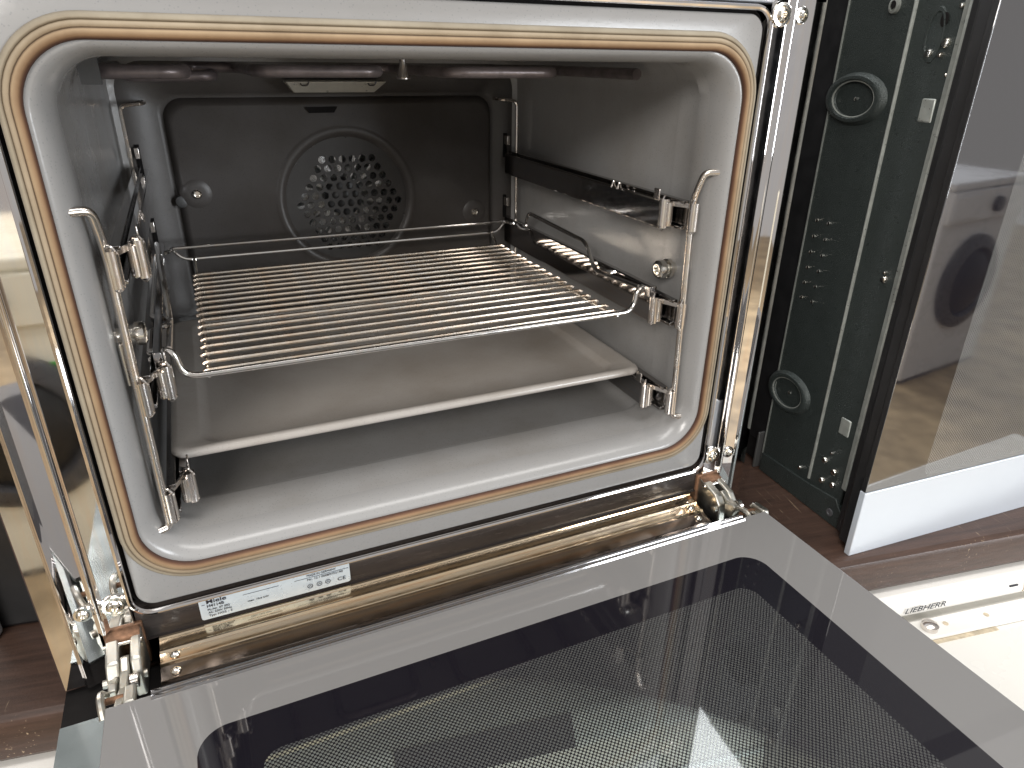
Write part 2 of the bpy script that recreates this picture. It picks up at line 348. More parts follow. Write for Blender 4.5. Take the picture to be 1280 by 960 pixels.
# rear wall with pressed panel, fan ring and perforated grille
FC = (0.004, 0.199)
mb = MB(); outer = [(x, D - 0.0005, z) for x, z in rrect(-0.216, 0.216, 0.036, 0.3465, 0.02, 12)]
def em(i, y, r=0.020): return [(x, y, z) for x, z in rrect(-0.176 + i, 0.187 - i, 0.075 + i, 0.311 - i, r, 12)]
def circ(r_, y, n=52): return [(FC[0] + r_ * math.cos(2 * math.pi * (k + 0.5) / n), y, FC[1] + r_ * math.sin(2 * math.pi * (k + 0.5) / n)) for k in range(n)]
rings = [outer, em(-0.006, D - 0.0005), em(-0.003, D + 0.003), em(0.002, D + 0.003), em(0.006, D - 0.006), em(0.010, D - 0.0075),
         circ(0.082, D - 0.0075), circ(0.0795, D - 0.0085), circ(0.0765, D - 0.0094), circ(0.073, D - 0.0088), circ(0.0705, D - 0.006), circ(0.0690, D - 0.005)]
bw = part('rear_wall', mb.loft(rings), 'back', ov, ang=50)
P = 0.0113; mb = MB(); NH = 5
for q in range(-9, 10):
    for r_ in range(-9, 10):
        s_ = -q - r_; x = FC[0] + 0.003 + P * (q + r_ / 2); z = FC[1] - 0.004 + P * 0.866 * r_
        if math.hypot(x - FC[0], z - FC[1]) > 0.074: continue
        hx = [(x + P / 1.732 * 1.001 * math.cos(R(30 + 60 * k)), z + P / 1.732 * 1.001 * math.sin(R(30 + 60 * k))) for k in range(6)]
        h12 = []
        for k in range(6):
            a, b_ = hx[k], hx[(k + 1) % 6]; h12 += [a, ((a[0] + b_[0]) / 2, (a[1] + b_[1]) / 2)]
        y0 = D - 0.004
        if max(abs(q), abs(r_), abs(s_)) <= NH:
            hr = 0.0041
            o12 = [(xx, y0, zz) for xx, zz in h12]; i12 = [(x + hr * math.cos(R(30 + 30 * k)), y0, z + hr * math.sin(R(30 + 30 * k))) for k in range(12)]
            b12 = [(xx, y0 + 0.0015, zz) for xx, _, zz in i12]
            mb.loft([o12, i12, b12])
        else: mb.add([(xx, y0, zz) for xx, zz in h12], [tuple(range(12))])
obj('fan_grille', mb.mesh('fan_grille', 'grille', OFF[ov], smooth=False), bw)
mb = MB(); mb.lathe([(0.022, 0), (0.020, 0.012), (0.008, 0.016)], (FC[0], D + 0.022, FC[1]), (0, -1, 0))
fw = obj('fan_wheel', mb.mesh('fan_wheel', 'casing', OFF[ov]), bw)
for k in range(14):
    a = 2 * math.pi * k / 14
    ca, sa = math.cos(a), math.sin(a); ca2, sa2 = math.cos(a + 0.17), math.sin(a + 0.17)
    mb = MB(); x, z = FC
    mb.add([(x + 0.02 * ca, D + 0.002, z + 0.02 * sa), (x + 0.064 * ca, D + 0.002, z + 0.064 * sa), (x + 0.064 * ca2, D + 0.022, z + 0.064 * sa2), (x + 0.02 * ca2, D + 0.022, z + 0.02 * sa2)], [(0, 1, 2, 3)])
    mb.add([(v.x, v.y + 0.001, v.z) for v in mb.v[:4]], [(3, 2, 1, 0)])
    part('fan_blade', mb, 'fan', fw)
mb = MB(); mb.box(-0.2, 0.2, D + 0.034, D + 0.036, 0.05, 0.33); part('fan_chamber', mb, 'fan', bw)
for x, z, big in ((-0.155, 0.2153, 1), (0.159, 0.1748, 1), (-0.171, 0.2079, 0)):
    mb = MB()
    if big:
        mb.lathe([(0.017, -0.001), (0.014, 0.0015), (0.007, 0.002), (0.0, 0.002)], (x, D - 0.0068, z), (0, -1, 0)); o = part('screw_boss', mb, 'back', bw)
        mb = MB().lathe([(0.0045, 0), (0.0045, 0.002), (0.0032, 0.0032), (0.0026, 0.0032), (0.0022, 0.0015), (0, 0.0015)], (x, D - 0.0088, z), (0, -1, 0)); part('screw', mb, 'screw', bw)
    else: part('plug', MB().lathe([(0.006, -0.008), (0.006, 0.001), (0.004, 0.002), (0, 0.002)], (x, D - 0.006, z), (0, -1, 0)), 'casing', bw)
mb = MB(); mb.prism([(x, z) for x, z in [(-0.034, 0.2995), (0.000, 0.2995), (-0.004, 0.2935), (-0.030, 0.2935)]], 0, 1, 1)
mb.v = [Vector((v.x, D - 0.0105 if v.y < .5 else D - 0.006, v.z)) for v in mb.v]; part('vent_slot', mb, 'black', bw)
for s_ in (-1, 1):
    for z in (0.252, 0.178):
        part('hook_slot', MB().box(s_ * 0.203 - 0.002, s_ * 0.203 + 0.002, D - 0.0025, D + 0.001, z - 0.014, z + 0.014), 'black', bw)
        part('rail_hook', MB().box(s_ * 0.2035 - 0.0022, s_ * 0.2035 + 0.0022, D - 0.012, D - 0.002, z + 0.001, z + 0.012), 'clip', bw, 0.0006)
# lamp cover on the upper rear wall, probe, grill element, ceiling strip
mb = MB(); mb.add([(-0.0545, D - 0.034, 0.3250), (0.0500, D - 0.034, 0.3250), (0.0400, D - 0.018, 0.3140), (-0.0450, D - 0.018, 0.3140), (-0.0545, D - 0.004, 0.3262), (0.0500, D - 0.004, 0.3262), (0.0400, D - 0.004, 0.3140), (-0.0450, D - 0.004, 0.3140)],
       [(0, 1, 2, 3), (4, 5, 6, 7), (0, 1, 5, 4), (3, 2, 6, 7), (0, 3, 7, 4), (1, 2, 6, 5)]); lc = part('lamp_cover', mb, 'lampcover', ov, 0.0008)
for x in (-0.036, 0.034): part('lamp_clip', MB().tube(fillet([(x - 0.004, D - 0.031, 0.3250), (x - 0.003, D - 0.0325, 0.3215), (x + 0.003, D - 0.0325, 0.3215), (x + 0.005, D - 0.034, 0.326)], 0.002), 0.0008, 6), 'rail', lc)
part('temperature_probe', MB().lathe([(0.0028, 0), (0.0030, 0.003), (0.0045, 0.011), (0.0062, 0.0135), (0.0062, 0.0155), (0.003, 0.0155)], (0.0255, 0.2, 0.3475), (0, 0, -1), 14), 'clip', ov)
zt = 0.3385
path = [(-0.205, 0.36, zt), (-0.205, 0.12, zt), (-0.150, 0.12, zt), (-0.150, 0.33, zt), (-0.100, 0.33, zt), (-0.100, 0.16, zt), (-0.004, 0.16, zt), (-0.004, 0.33, zt), (0.050, 0.33, zt), (0.050, 0.15, zt), (0.150, 0.15, zt), (0.150, 0.32, zt), (0.200, 0.32, zt), (0.200, 0.10, zt)]
part('grill_element', MB().tube(fillet(path, 0.016), 0.0046, 10), 'element', ov)
path = [(-0.195, 0.37, 0.3315), (-0.195, 0.300, 0.3315), (-0.125, 0.300, 0.3315), (-0.122, 0.36, 0.3315)]
part('grill_element', MB().tube(fillet(path, 0.012), 0.0048, 10), 'element', ov)
for x in (-0.212,): part('element_bracket', MB().box(x, x + 0.012, 0.11, 0.113, 0.3310, 0.3495), 'casing', ov)
# seal
prof = [(0.0000, -0.0005), (0.0004, -0.0020), (0.0012, -0.0030), (0.0024, -0.0034), (0.0030, -0.0033), (0.0033, -0.0027), (0.0036, -0.0034), (0.0048, -0.0040), (0.0058, -0.0039), (0.0062, -0.0031), (0.0066, -0.0040), (0.0078, -0.0046), (0.0090, -0.0044), (0.0100, -0.0034), (0.0107, -0.0016), (0.0110, 0.0015)]
L = [loop(0.2402 - 1.08 * a, 0.0170 + 1.08 * a, 0.3685 - 1.20 * a, 0.045 - a, y, 14) for a, y in prof]
part('door_seal', MB().loft(L, ringvals=[max(0.001, a / 0.011) for a, y in prof]), 'seal', ov, ang=80)
# steel rim bead round the panel with a black gap
part('panel_gap', MB().loft([loop(HX + 0.0035, -0.0035, PT + 0.0035, 0.014, 0.006), loop(HX - 0.004, 0.004, PT - 0.004, 0.012, 0.008)]), 'black', ov)
rim = [Vector((x, -0.0012, z)) for x, z in rrect(-HX - 0.0042, HX + 0.0042, -0.0045, PT + 0.0042, 0.014, 8)]
part('panel_rim', MB().tube(rim, 0.0020, 8, True), 'mirror', ov)
# polished trim strips
def trim(s_):
    mb = MB(); prof = [(0.2445, 0.010), (0.2452, 0.001), (0.2460, 0.0), (0.2600, 0.0), (0.2612, -0.0012), (0.2624, -0.0034), (0.2638, -0.0040), (0.2652, -0.0034), (0.2662, -0.0010), (0.2674, 0.0), (0.2776, -0.0022), (0.2786, -0.0028), (0.2798, -0.0036), (0.2812, -0.0042), (0.2826, -0.0034), (0.2834, -0.0012)]
    mb.strip([(s_ * a, y) for a, y in prof], -0.012, 0.43, 2)
    prof2 = [(0.2834, -0.0012), (0.2846, 0.0), (0.2966, 0.0), (0.2975, 0.0008), (0.2975, 0.016)]
    mb.strip([(s_ * a, y) for a, y in prof2], -0.054, 0.43, 2)
    prof3 = prof[9:]; mb.strip([(s_ * a, y) for a, y in prof3], -0.054, -0.012, 2)
    return part('steel_trim', mb, 'mirror', ov, ang=50, flat=0.006)
for s_ in (-1, 1):
    t = trim(s_)
    for x, rr in ((0.2530, 0.0088), (0.2722, 0.0062)):
        for z in (0.0082, 0.3806):
            mb = MB().lathe([(rr, -0.0005), (rr, 0.0010), (rr * 0.90, 0.0024), (rr * 0.66, 0.0026), (rr * 0.60, 0.0012), (rr * 0.58, 0.0030), (rr * 0.42, 0.0048), (rr * 0.22, 0.0052), (rr * 0.18, 0.0030), (0, 0.0030)], (s_ * x, 0, z), (0, -1, 0), 24)
            part('screw', mb, 'screw', t)
mb = MB(); mb.box(-0.2975, 0.2975, 0.0, 0.016, PT + 0.0075, 0.46); part('top_trim', mb, 'silverband', ov, 0.002)
# outer casing (open at the front)
mb = MB(); x0, x1, y0, y1, z0, z1 = -0.278, 0.278, 0.016, 0.56, ZW, 0.46
mb.add([(x0, y0, z0), (x1, y0, z0), (x1, y1, z0), (x0, y1, z0), (x0, y0, z1), (x1, y0, z1), (x1, y1, z1), (x0, y1, z1)], [(0, 1, 2, 3), (4, 5, 6, 7), (0, 3, 7, 4), (1, 2, 6, 5), (2, 3, 7, 6)])
part('casing', mb, 'casing', ov)
# lower fascia, rating label, sill
mb = MB(); mb.strip([(0.012, -0.002), (0.0035, -0.0055), (0.0030, -0.0300), (0.0010, -0.0302)], -0.2445, 0.2445, 0); fa = part('lower_fascia', mb, 'fascia', ov)
lb = part('rating_label', MB().prism([(x, z) for x, z in rrect(-0.2036, -0.0945, -0.0268, -0.0078, 0.002, 4)], 0.0018, 0.0031, 1), 'label', ov, label='silver foil rating label with small black print')
FR = (R(90), 0, 0); ly = 0.0015
text('Miele', 0.0050, 'ink', lb, (-0.1985, ly, -0.0125), FR, width=0.0135, bold=0.00005)
text('H4114B', 0.0036, 'ink', lb, (-0.1985, ly, -0.0160), FR, width=0.0115, bold=0.00004)
text('M.-Nr. 07 092', 0.0025, 'ink', lb, (-0.1985, ly, -0.0190), FR, width=0.015)
text('AC 230V 50Hz', 0.0025, 'ink', lb, (-0.1985, ly, -0.0217), FR, width=0.0160)
text('Typ: HO2 - 3', 0.0025, 'ink', lb, (-0.1985, ly, -0.0245), FR, width=0.0160)
text('max. 10,6 kW', 0.0022, 'ink', lb, (-0.1710, ly, -0.0205), FR, width=0.0150)
text('MADE IN GERMANY', 0.0026, 'ink', lb, (-0.1270, ly, -0.0118), FR, width=0.0220)
text('Nr. 12 / 00089722190', 0.0026, 'ink', lb, (-0.1270, ly, -0.0157), FR, width=0.0270)
text('CE', 0.0046, 'ink', lb, (-0.1045, ly, -0.0232), FR, width=0.0062)
for x0_, x1_ in ((-0.2020, -0.1998), (-0.1735, -0.1480), (-0.1365, -0.0955)):
    part('printed_rule', MB().box(x0_, x1_, ly, ly + 0.0004, -0.0132, -0.01295), 'ink', lb)
for x in (-0.1255, -0.1185, -0.1120):
    part('approval_mark', MB().tube([(x + 0.0019 * math.cos(a), ly, -0.0212 + 0.0019 * math.sin(a)) for a in [2 * math.pi * k / 14 for k in range(14)]], 0.00022, 5, True), 'ink', lb)
    part('approval_mark', MB().tube([(x - 0.0009, ly, -0.0219), (x, ly, -0.0203), (x + 0.0009, ly, -0.0219)], 0.0002, 5), 'ink', lb)
sp_ = [(y_, z_ - 0.20 * max(0, -y_)) for y_, z_ in [(0.0010, -0.0300), (-0.0005, -0.0302), (-0.0012, -0.0312), (-0.0085, -0.0318), (-0.0100, -0.0305), (-0.0112, -0.0305), (-0.0124, -0.0320), (-0.0185, -0.0324), (-0.0200, -0.0310), (-0.0212, -0.0310), (-0.0224, -0.0326), (-0.0330, -0.0330), (-0.0345, -0.0320), (-0.0356, -0.0334)]]
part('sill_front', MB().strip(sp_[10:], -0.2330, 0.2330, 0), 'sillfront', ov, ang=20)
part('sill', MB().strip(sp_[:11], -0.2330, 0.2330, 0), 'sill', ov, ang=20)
part('sill_drop', MB().strip([(-0.0356, -0.0405), (-0.0370, -0.0460), (-0.0620, -0.0470)], -0.2330, 0.2330, 0), 'fascia', ov)
for s_ in (-1, 1):
    for y, z in ((-0.0155, -0.0350), (-0.0280, -0.0380)):
        part('rivet', MB().lathe([(0.0036, 0), (0.0034, 0.0012), (0.0018, 0.0026), (0, 0.003)], (s_ * 0.2235, y, z - 0.0004), (0, 0, 1), 12), 'screw', ov)
# hinges
for s_ in (-1, 1):
    c = s_ * 0.2535
    h = part('hinge', MB().box(c - 0.0125, c + 0.0125, 0.0005, 0.010, -0.050, -0.0125), 'rust', ov, 0.001)
    for dx, wd in ((-0.0105, 0.0085), (0.0045, 0.0070)):
        mb = MB(); mb.prism([(0.004, -0.0135), (-0.024, -0.0205), (-0.031, -0.0280), (-0.033, -0.0470), (0.004, -0.050)], c + dx, c + dx + wd, 0); part('hinge_cheek', mb, 'zinc', h, 0.0016)
    part('hinge_bridge', MB().prism([(0.003, -0.0130), (-0.0070, -0.0155), (-0.0070, -0.020), (0.003, -0.020)], c - 0.0100, c + 0.0110, 0), 'rust', h, 0.001)
    part('pin', MB().tube([(c - 0.012, -0.0085, -0.0190), (c + 0.012, -0.0085, -0.0190)], 0.0017, 10), 'screw', h)
    part('pin', MB().tube([(c - 0.0135, -0.0275, -0.0330), (c + 0.0135, -0.0275, -0.0330)], 0.0030, 12), 'zinc', h)
    arm = MB(); arm.prism([(-0.016, -0.0230), (-0.021, -0.0195), (-0.030, -0.0235), (-0.046, -0.0225), (-0.066, -0.0150), (-0.075, -0.0160), (-0.075, -0.0300), (-0.040, -0.0400), (-0.018, -0.0340)], c - 0.0017, c + 0.0040, 0); part('hinge_arm', arm, 'zinc', h, 0.0012)
    part('arm_plate', MB().prism([(-0.034, -0.0240), (-0.043, -0.0195), (-0.049, -0.0205), (-0.050, -0.0300), (-0.036, -0.0330)], c - 0.0072, c - 0.0022, 0), 'zinc', h, 0.001)
    part('roller', MB().lathe([(0.0012, 0), (0.0050, 0.0004), (0.0050, 0.0050), (0.0012, 0.0054)], (c + 0.0042, -0.0370, -0.0275), (1, 0, 0), 16), 'clip', h)
    part('hook', MB().tube(fillet([(c - 0.0080, -0.047, -0.026), (c - 0.0095, -0.054, -0.0145), (c - 0.0085, -0.0640, -0.0135), (c - 0.0075, -0.071, -0.0200)], 0.005), 0.0024, 8), 'zinc', h)
    part('arm_cap', MB().prism([(-0.052, -0.0180), (-0.055, -0.0128), (-0.070, -0.0118), (-0.072, -0.0180)], c + 0.0040, c + 0.0110, 0), 'zinc', h, 0.0015)
    part('pin', MB().tube([(c - 0.010, -0.058, -0.0190), (c + 0.010, -0.058, -0.0190)], 0.0022, 10), 'rust', h)
# side racks with telescopic runners
def bx(c, hx, hy, hz): return MB().box(c[0] - hx, c[0] + hx, c[1] - hy, c[1] + hy, c[2] - hz, c[2] + hz)
for s_ in (-1, 1):
    xw = s_ * 0.2105
    mb = MB(); mb.tube(fillet([(s_ * 0.2225, 0.0075, 0.2700), (s_ * 0.2120, 0.0110, 0.2700), (xw, 0.0200, 0.2470), (xw, 0.0125, 0.0560), (s_ * 0.2120, 0.0120, 0.0530), (s_ * 0.2195, 0.0090, 0.0525)], [0, 0.005, 0.014, 0.006, 0.003, 0]), 0.0027, 10)
    sr = part('side_rack', mb, 'wire', ov); mb = MB()
    mb.tube(fillet([(s_ * 0.188, D - 0.0005, 0.3055), (s_ * 0.189, D - 0.020, 0.3055), (s_ * 0.2095, D - 0.022, 0.3035), (s_ * 0.2105, D - 0.022, 0.050)], 0.006), 0.0018, 8)
    part('rear_wire', mb, 'wire', sr)
    nut = MB().lathe([(0.0050, 0.0), (0.0050, 0.005), (0.0085, 0.0055), (0.0085, 0.0085), (0.0062, 0.009), (0.0062, 0.0115), (0.0080, 0.0120), (0.0080, 0.0170), (0.0060, 0.0185), (0.0040, 0.0185), (0.0035, 0.016), (0, 0.016)], (s_ * 0.2195, 0.046, 0.1835), (-s_, 0, 0), 18); part('thumb_nut', nut, 'screw', sr)
    part('keeper_tab', bx((s_ * 0.2150, 0.0235, 0.1720), 0.0012, 0.0030, 0.0145), 'wire', sr, 0.0008)
    for zc in (0.2350, 0.1510, 0.0680):
        hz = 0.0118
        # fixed rail: C channel
        def chan(xc, wd, y0, y1, z, h):
            p_ = [(xc + wd, z + h), (xc - wd, z + h), (xc - wd, z + h * 0.80), (xc + wd * 0.4, z + h * 0.70), (xc + wd * 0.4, z - h * 0.70), (xc - wd, z - h * 0.80), (xc - wd, z - h), (xc + wd, z - h)]
            if s_ < 0: p_ = [(-a, b_) for a, b_ in p_]
            return MB().prism(p_, y0, y1, 1)
        mb = chan(0.2055, 0.0030, 0.0215, D - 0.014, zc, hz); part('runner', mb, 'rail', sr, 0.0004)
        tp = 0.0185 if 0.1 < zc < 0.2 else 0.0095
        pr_ = [(0.2005, zc + tp), (0.1955, zc + tp), (0.1950, zc + tp - 0.0015), (0.1950, zc + 0.0080), (0.1950, zc - 0.0125), (0.1955, zc - 0.0140), (0.2005, zc - 0.0140)]
        mb = MB().prism([(s_ * a, b_) for a, b_ in pr_], 0.042, D - 0.020, 1); part('runner', mb, 'runner', sr, 0.0004)
        # bent end clips: vertical half-round sleeve with lugs
        for xc, yc, cl in ((0.2070, 0.0150, 0.0112), (0.1935, 0.0365, 0.0118)):
            arc = []
            for k in range(9):
                a = R(-100 + 200 * k / 8); arc.append((s_ * (xc - 0.0046 * math.cos(a) * 1.0 + 0.001), yc - 0.0042 * math.sin(a) - 0.001))
            outer_ = arc; inner_ = [(s_ * (s_ * a + 0.0010), b_ + 0.0003) for a, b_ in arc][::-1]
            mb = MB().prism(outer_ + inner_, zc - cl, zc + cl, 2); cp = part('clip', mb, 'clip', sr)
            mb = MB()
            for sgn in (-1, 1):
                mb.tube(fillet([(s_ * (xc + 0.0045), yc + 0.004, zc + sgn * (cl - 0.001)), (s_ * (xc + 0.0005), yc - 0.0015, zc + sgn * (cl + 0.0035)), (s_ * (xc - 0.0030), yc - 0.003, zc + sgn * (cl - 0.002))], 0.003), 0.0009, 6)
            part('clip_lug', mb, 'clip', cp)
        part('clip_bridge', MB().prism([(s_ * 0.2062, 0.0180), (s_ * 0.1955, 0.0405), (s_ * 0.1965, 0.0410), (s_ * 0.2072, 0.0185)], zc + 0.0062, zc + 0.0100, 2), 'clip', sr)
        part('clip_fold', MB().lathe([(0.0032, -0.0095), (0.0034, 0), (0.0032, 0.0095)], (s_ * 0.1978, 0.0330, zc - 0.0005), (0, 0, 1), 12), 'wire', sr)
        part('stop_tab', MB().prism([(s_ * 0.1930, 0.0420), (s_ * 0.1930, 0.0500), (s_ * 0.1945, 0.0500), (s_ * 0.1945, 0.0420)], zc + 0.009, zc + 0.0185, 2), 'clip', sr, 0.0007)
        if zc > 0.2:
            for dy in (0.0, 0.010): part('stop_tab', MB().tube(fillet([(s_ * 0.1960, 0.105 + dy, zc + 0.0095), (s_ * 0.1945, 0.105 + dy, zc + 0.0150), (s_ * 0.1925, 0.106 + dy, zc + 0.0085)], 0.002), 0.0008, 6), 'clip', sr)
# ---- the dropped door
ZD = -0.0114; YE = -0.0672; YF = -0.500
M['doorglass'] = glass_print('printed_door_glass', (0, 0.2085), YF + 0.04 - OFF[ov].y, -0.1115 - OFF[ov].y, 0.018, (0.002, 0.177), YF + 0.07 - OFF[ov].y, -0.1400 - OFF[ov].y, 0.00200, (0.215, 0.210, 0.207), ior=1.85)
mb = MB(); oo = [(-0.2975, YF - 0.03), (0.2975, YF - 0.03), (0.2975, -0.0300), (-0.2975, -0.0300)]; ii = [(-0.2150, YF + 0.03), (0.2150, YF + 0.03), (0.2150, -0.1050), (-0.2150, -0.1050)]
mb.loft([[(x, y, -0.0570) for x, y in oo], [(x, y, -0.0570) for x, y in ii], [(x, y, -0.0625) for x, y in ii], [(x, y, -0.0625) for x, y in oo]], wrap=True)
dr = part('door', mb, 'doorplate', ov, label='door laid open, seen from its inner side', ang=20)
part('outer_glass', MB().box(-0.2149, 0.2149, YF + 0.0301, -0.1051, -0.0618, -0.0580), 'clearglass', dr)
part('inner_glass', MB().box(-0.2586, 0.2586, YF, YE - 0.0035, ZD - 0.004, ZD), 'doorglass', dr, 0.0007, mat2='clearglass', side=(0, 0, 1))
for s_ in (-1, 1):
    part('side_profile', MB().box(s_ * 0.2575 - 0.0010, s_ * 0.2575 + 0.0010, YF, YE - 0.03, -0.0568, ZD - 0.0042), 'trimgrey', dr)
mb = MB().strip([(YE - 0.0005, -0.0560), (YE, -0.020), (YE, ZD + 0.0004), (YE - 0.0012, ZD + 0.0018), (YE - 0.0035, ZD + 0.0018), (YE - 0.0042, ZD + 0.0006), (YE - 0.0052, ZD + 0.0016), (YE - 0.0072, ZD + 0.0015), (YE - 0.0080, ZD + 0.0002)], -0.2330, 0.2330, 0)
part('edge_trim', mb, 'runner', dr, ang=50)
part('hinge_well', MB().box(-0.2975, 0.2975, -0.0298, 0.004, -0.0640, -0.0585), 'black', dr)

# ================================================================== WIRE RACK (lies on the middle runners)
rk = thing('wire_rack', 'heat-tinted chrome wire rack resting on the middle runners inside the oven', 'wire rack', (0, 0.19, 0.145))
ZR = 0.145; ZS = 0.1655
rodm = MB().tube(fillet([(-0.1725, 0, -0.0016), (-0.1695, 0, 0), (0.1695, 0, 0), (0.1725, 0, -0.0016)], 0.003, 3), 0.00185, 8).mesh('rod', 'rod')
for k in range(17):
    y = 0.0610 + (0.3176 - 0.0610) * k / 16
    obj('rod', rodm, rk, (0.0006 * math.sin(k * 2.1), y + 0.0004 * math.sin(k * 5.3), ZR))
for s_ in (-1, 1):
    part('cross_bar', MB().tube(fillet([(s_ * 0.1690, 0.0530, ZR - 0.001), (s_ * 0.1690, 0.0580, ZR - 0.0040), (s_ * 0.1690, 0.330, ZR - 0.0040), (s_ * 0.1690, 0.3460, ZR + 0.010)], 0.004), 0.0019, 8), 'rackframe', rk)
XS = 0.1990
half = lambda s_: [(s_ * 0.1880, 0.0535, ZR), (s_ * 0.1925, 0.0560, ZR + 0.012), (s_ * XS, 0.0560, ZS + 0.001)]
fr_ = [(-XS - 0.004, 0.0580, ZS), (-XS + 0.010, 0.0540, ZS + 0.001), (-0.1850, 0.0530, ZR), (0.1850, 0.0530, ZR), (XS - 0.010, 0.0540, ZS + 0.001), (XS + 0.004, 0.0580, ZS)]
part('front_bar', MB().tube(fillet(fr_, [0, 0.008, 0.012, 0.012, 0.008, 0]), 0.0024, 10), 'rackframe', rk)
for s_ in (-1, 1):
    a = s_ * (XS - 0.008); b_ = s_ * (XS + 0.004)
    # outer side wire with a stop loop, and the raised hoop
    pth = [(b_, 0.0560, ZS), (b_, 0.0980, ZS + 0.001), (a, 0.1060, ZS + 0.0015), (a, 0.1240, ZS - 0.0005), (b_, 0.1320, ZS), (b_, 0.3320, ZS), (a, 0.3400, ZS), (a, 0.3500, ZS)]
    part('side_wire', MB().tube(fillet(pth, 0.006), 0.0021, 8), 'rackframe', rk)
    pth = [(a, 0.0560, ZS + 0.0005), (a, 0.1340, ZS - 0.0045), (a, 0.1520, ZS + 0.0190), (s_ * XS, 0.3050, ZS + 0.0190), (s_ * XS, 0.3120, ZS - 0.003)]
    part('anti_tip_hoop', MB().tube(fillet(pth, 0.010), 0.0022, 8), 'rackframe', rk)
for dz in (0.0, 0.0125):
    yb = 0.352 - dz * 0.1
    e_ = ZS - 0.012 + dz
    part('back_stop', MB().tube(fillet([(-XS + 0.006, 0.340, ZS), (-XS + 0.010, yb, ZS + 0.0005), (-0.1790, yb, e_), (0.1790, yb, e_), (XS - 0.010, yb, ZS + 0.0005), (XS - 0.006, 0.340, ZS)], 0.008), 0.0018, 8), 'rackframe', rk)

# ================================================================== BAKING TRAY (on the bottom runners)
ty = thing('baking_tray', 'flat grey enamel baking tray on the bottom runners under the wire rack', 'baking tray', (0, 0.2, 0.070))
ZT = 0.0850; TX = 0.2050; Y0, Y1 = 0.0560, 0.3600
def tl(ix, iy, z, r): return [(x, y, ZT + z) for x, y in rrect(-TX + ix, TX - ix, Y0 + iy, Y1 - iy, r, 6)]
L = [tl(0.0040, 0.0040, -0.0070, 0.010), tl(0.0010, 0.0010, -0.0060, 0.012), tl(0.0, 0.0, -0.0036, 0.012), tl(0.0010, 0.0010, -0.0012, 0.012), tl(0.0030, 0.0030, 0.0, 0.012), tl(0.0060, 0.0060, -0.0002, 0.012),
     tl(0.0085, 0.0082, -0.0010, 0.012), tl(0.0200, 0.0105, -0.0016, 0.014), tl(0.0225, 0.0120, -0.0030, 0.016), tl(0.0255, 0.0145, -0.0066, 0.018), tl(0.0300, 0.0190, -0.0080, 0.02), tl(0.06, 0.05, -0.0085, 0.02)]
mb = MB().loft(L); n = len(L[0]); mb.f.append(tuple((len(L) - 1) * n + k for k in range(n)))
part('pan', mb, 'tray', ty, ang=60)

# ================================================================== NEIGHBOURING OVEN
A2 = R(-3.5)
nb = thing('built_in_oven', 'dark glass oven with silver bottom band beside the open oven, green-black side sheet showing', 'oven', (0.3415, -0.1016, ZW), A2, origin_local=True)
XSD = 0.0217; U = 0.0304; zz = lambda z: z - ZW
part('body', MB().box(XSD + 0.0035, 0.565, U + 0.010, 0.52, 0.004, 0.52), 'black', nb)
sh = part('side_sheet', MB().box(XSD, XSD + 0.003, U + 0.010, U + 0.1225, 0.018, 0.52), 'brace', nb, 0.0008)
def su(u, z, d=0.0): return (XSD - d, U + u, zz(z))
part('edge_strip', MB().box(XSD - 0.0009, XSD + 0.0005, U + 0.1215, U + 0.1228, 0.012, 0.52), 'brace_edge', sh)
part('rear_sheet', MB().box(XSD + 0.002, XSD + 0.005, U + 0.1235, U + 0.46, 0.03, 0.52), 'rubber', nb)
part('rear_foot', MB().box(XSD - 0.006, XSD + 0.010, U + 0.1260, U + 0.1290, 0.0005, 0.045), 'casing', nb, 0.001)
mb = MB(); mb.tube([su(0.0530, -0.035, 0.0), su(0.0545, 0.45, 0.0)], 0.0017, 8); part('pressed_bead', mb, 'brace_edge', sh)
mb = MB(); mb.prism([(XSD - 0.003, U + 0.0035), (XSD - 0.0038, U + 0.006), (XSD - 0.003, U + 0.0105), (XSD + 0.004, U + 0.0115), (XSD + 0.004, U + 0.003)], 0.045, 0.52, 2); part('front_flange', mb, 'brace_edge', nb, 0.0006)
part('base_rail', MB().prism([(U + 0.0005, 0.0005), (U + 0.1215, 0.0005), (U + 0.1215, 0.022), (U + 0.050, 0.0255), (U + 0.0140, 0.0300), (U + 0.0005, 0.014)], XSD - 0.0022, XSD + 0.006, 0), 'brace', nb, 0.0008)
part('base_screw', MB().lathe([(0.0042, 0), (0.0040, 0.001), (0.0022, 0.0012), (0.0018, 0.0003), (0, 0.0003)], (XSD - 0.0022, U + 0.0170, 0.0125), (-1, 0, 0), 12), 'darkplastic', nb)
def ell(u, z, ru, rz, prof, name, mat, n=28):
    rings = [[(XSD - h, U + u + ru * k_ * math.cos(2 * math.pi * i / n), zz(z) + rz * k_ * math.sin(2 * math.pi * i / n)) for i in range(n)] for k_, h in prof]
    return part(name, MB().loft(rings, caps=True), mat, sh)
for u, z, ru, rz in ((0.0945, 0.3215, 0.034, 0.0215), (0.1020, 0.0400, 0.031, 0.0225)):
    e_ = ell(u, z, ru, rz, [(1.0, -0.001), (0.95, 0.002), (0.85, 0.0045), (0.74, 0.0048), (0.69, 0.0040), (0.66, 0.001), (0.645, 0.0003)], 'pressed_ring', 'brace')
    part('ring_edge', MB().tube([(XSD - 0.0030, U + u + ru * 0.675 * math.cos(2 * math.pi * i / 28), zz(z) + rz * 0.675 * math.sin(2 * math.pi * i / 28)) for i in range(28)], 0.0008, 6, True), 'brace_edge', sh)
    ell(u - 0.001, z, 0.0016, 0.0016, [(1, 0), (1, 0.0012), (0.6, 0.0016)], 'pin_dimple', 'screw', 8)
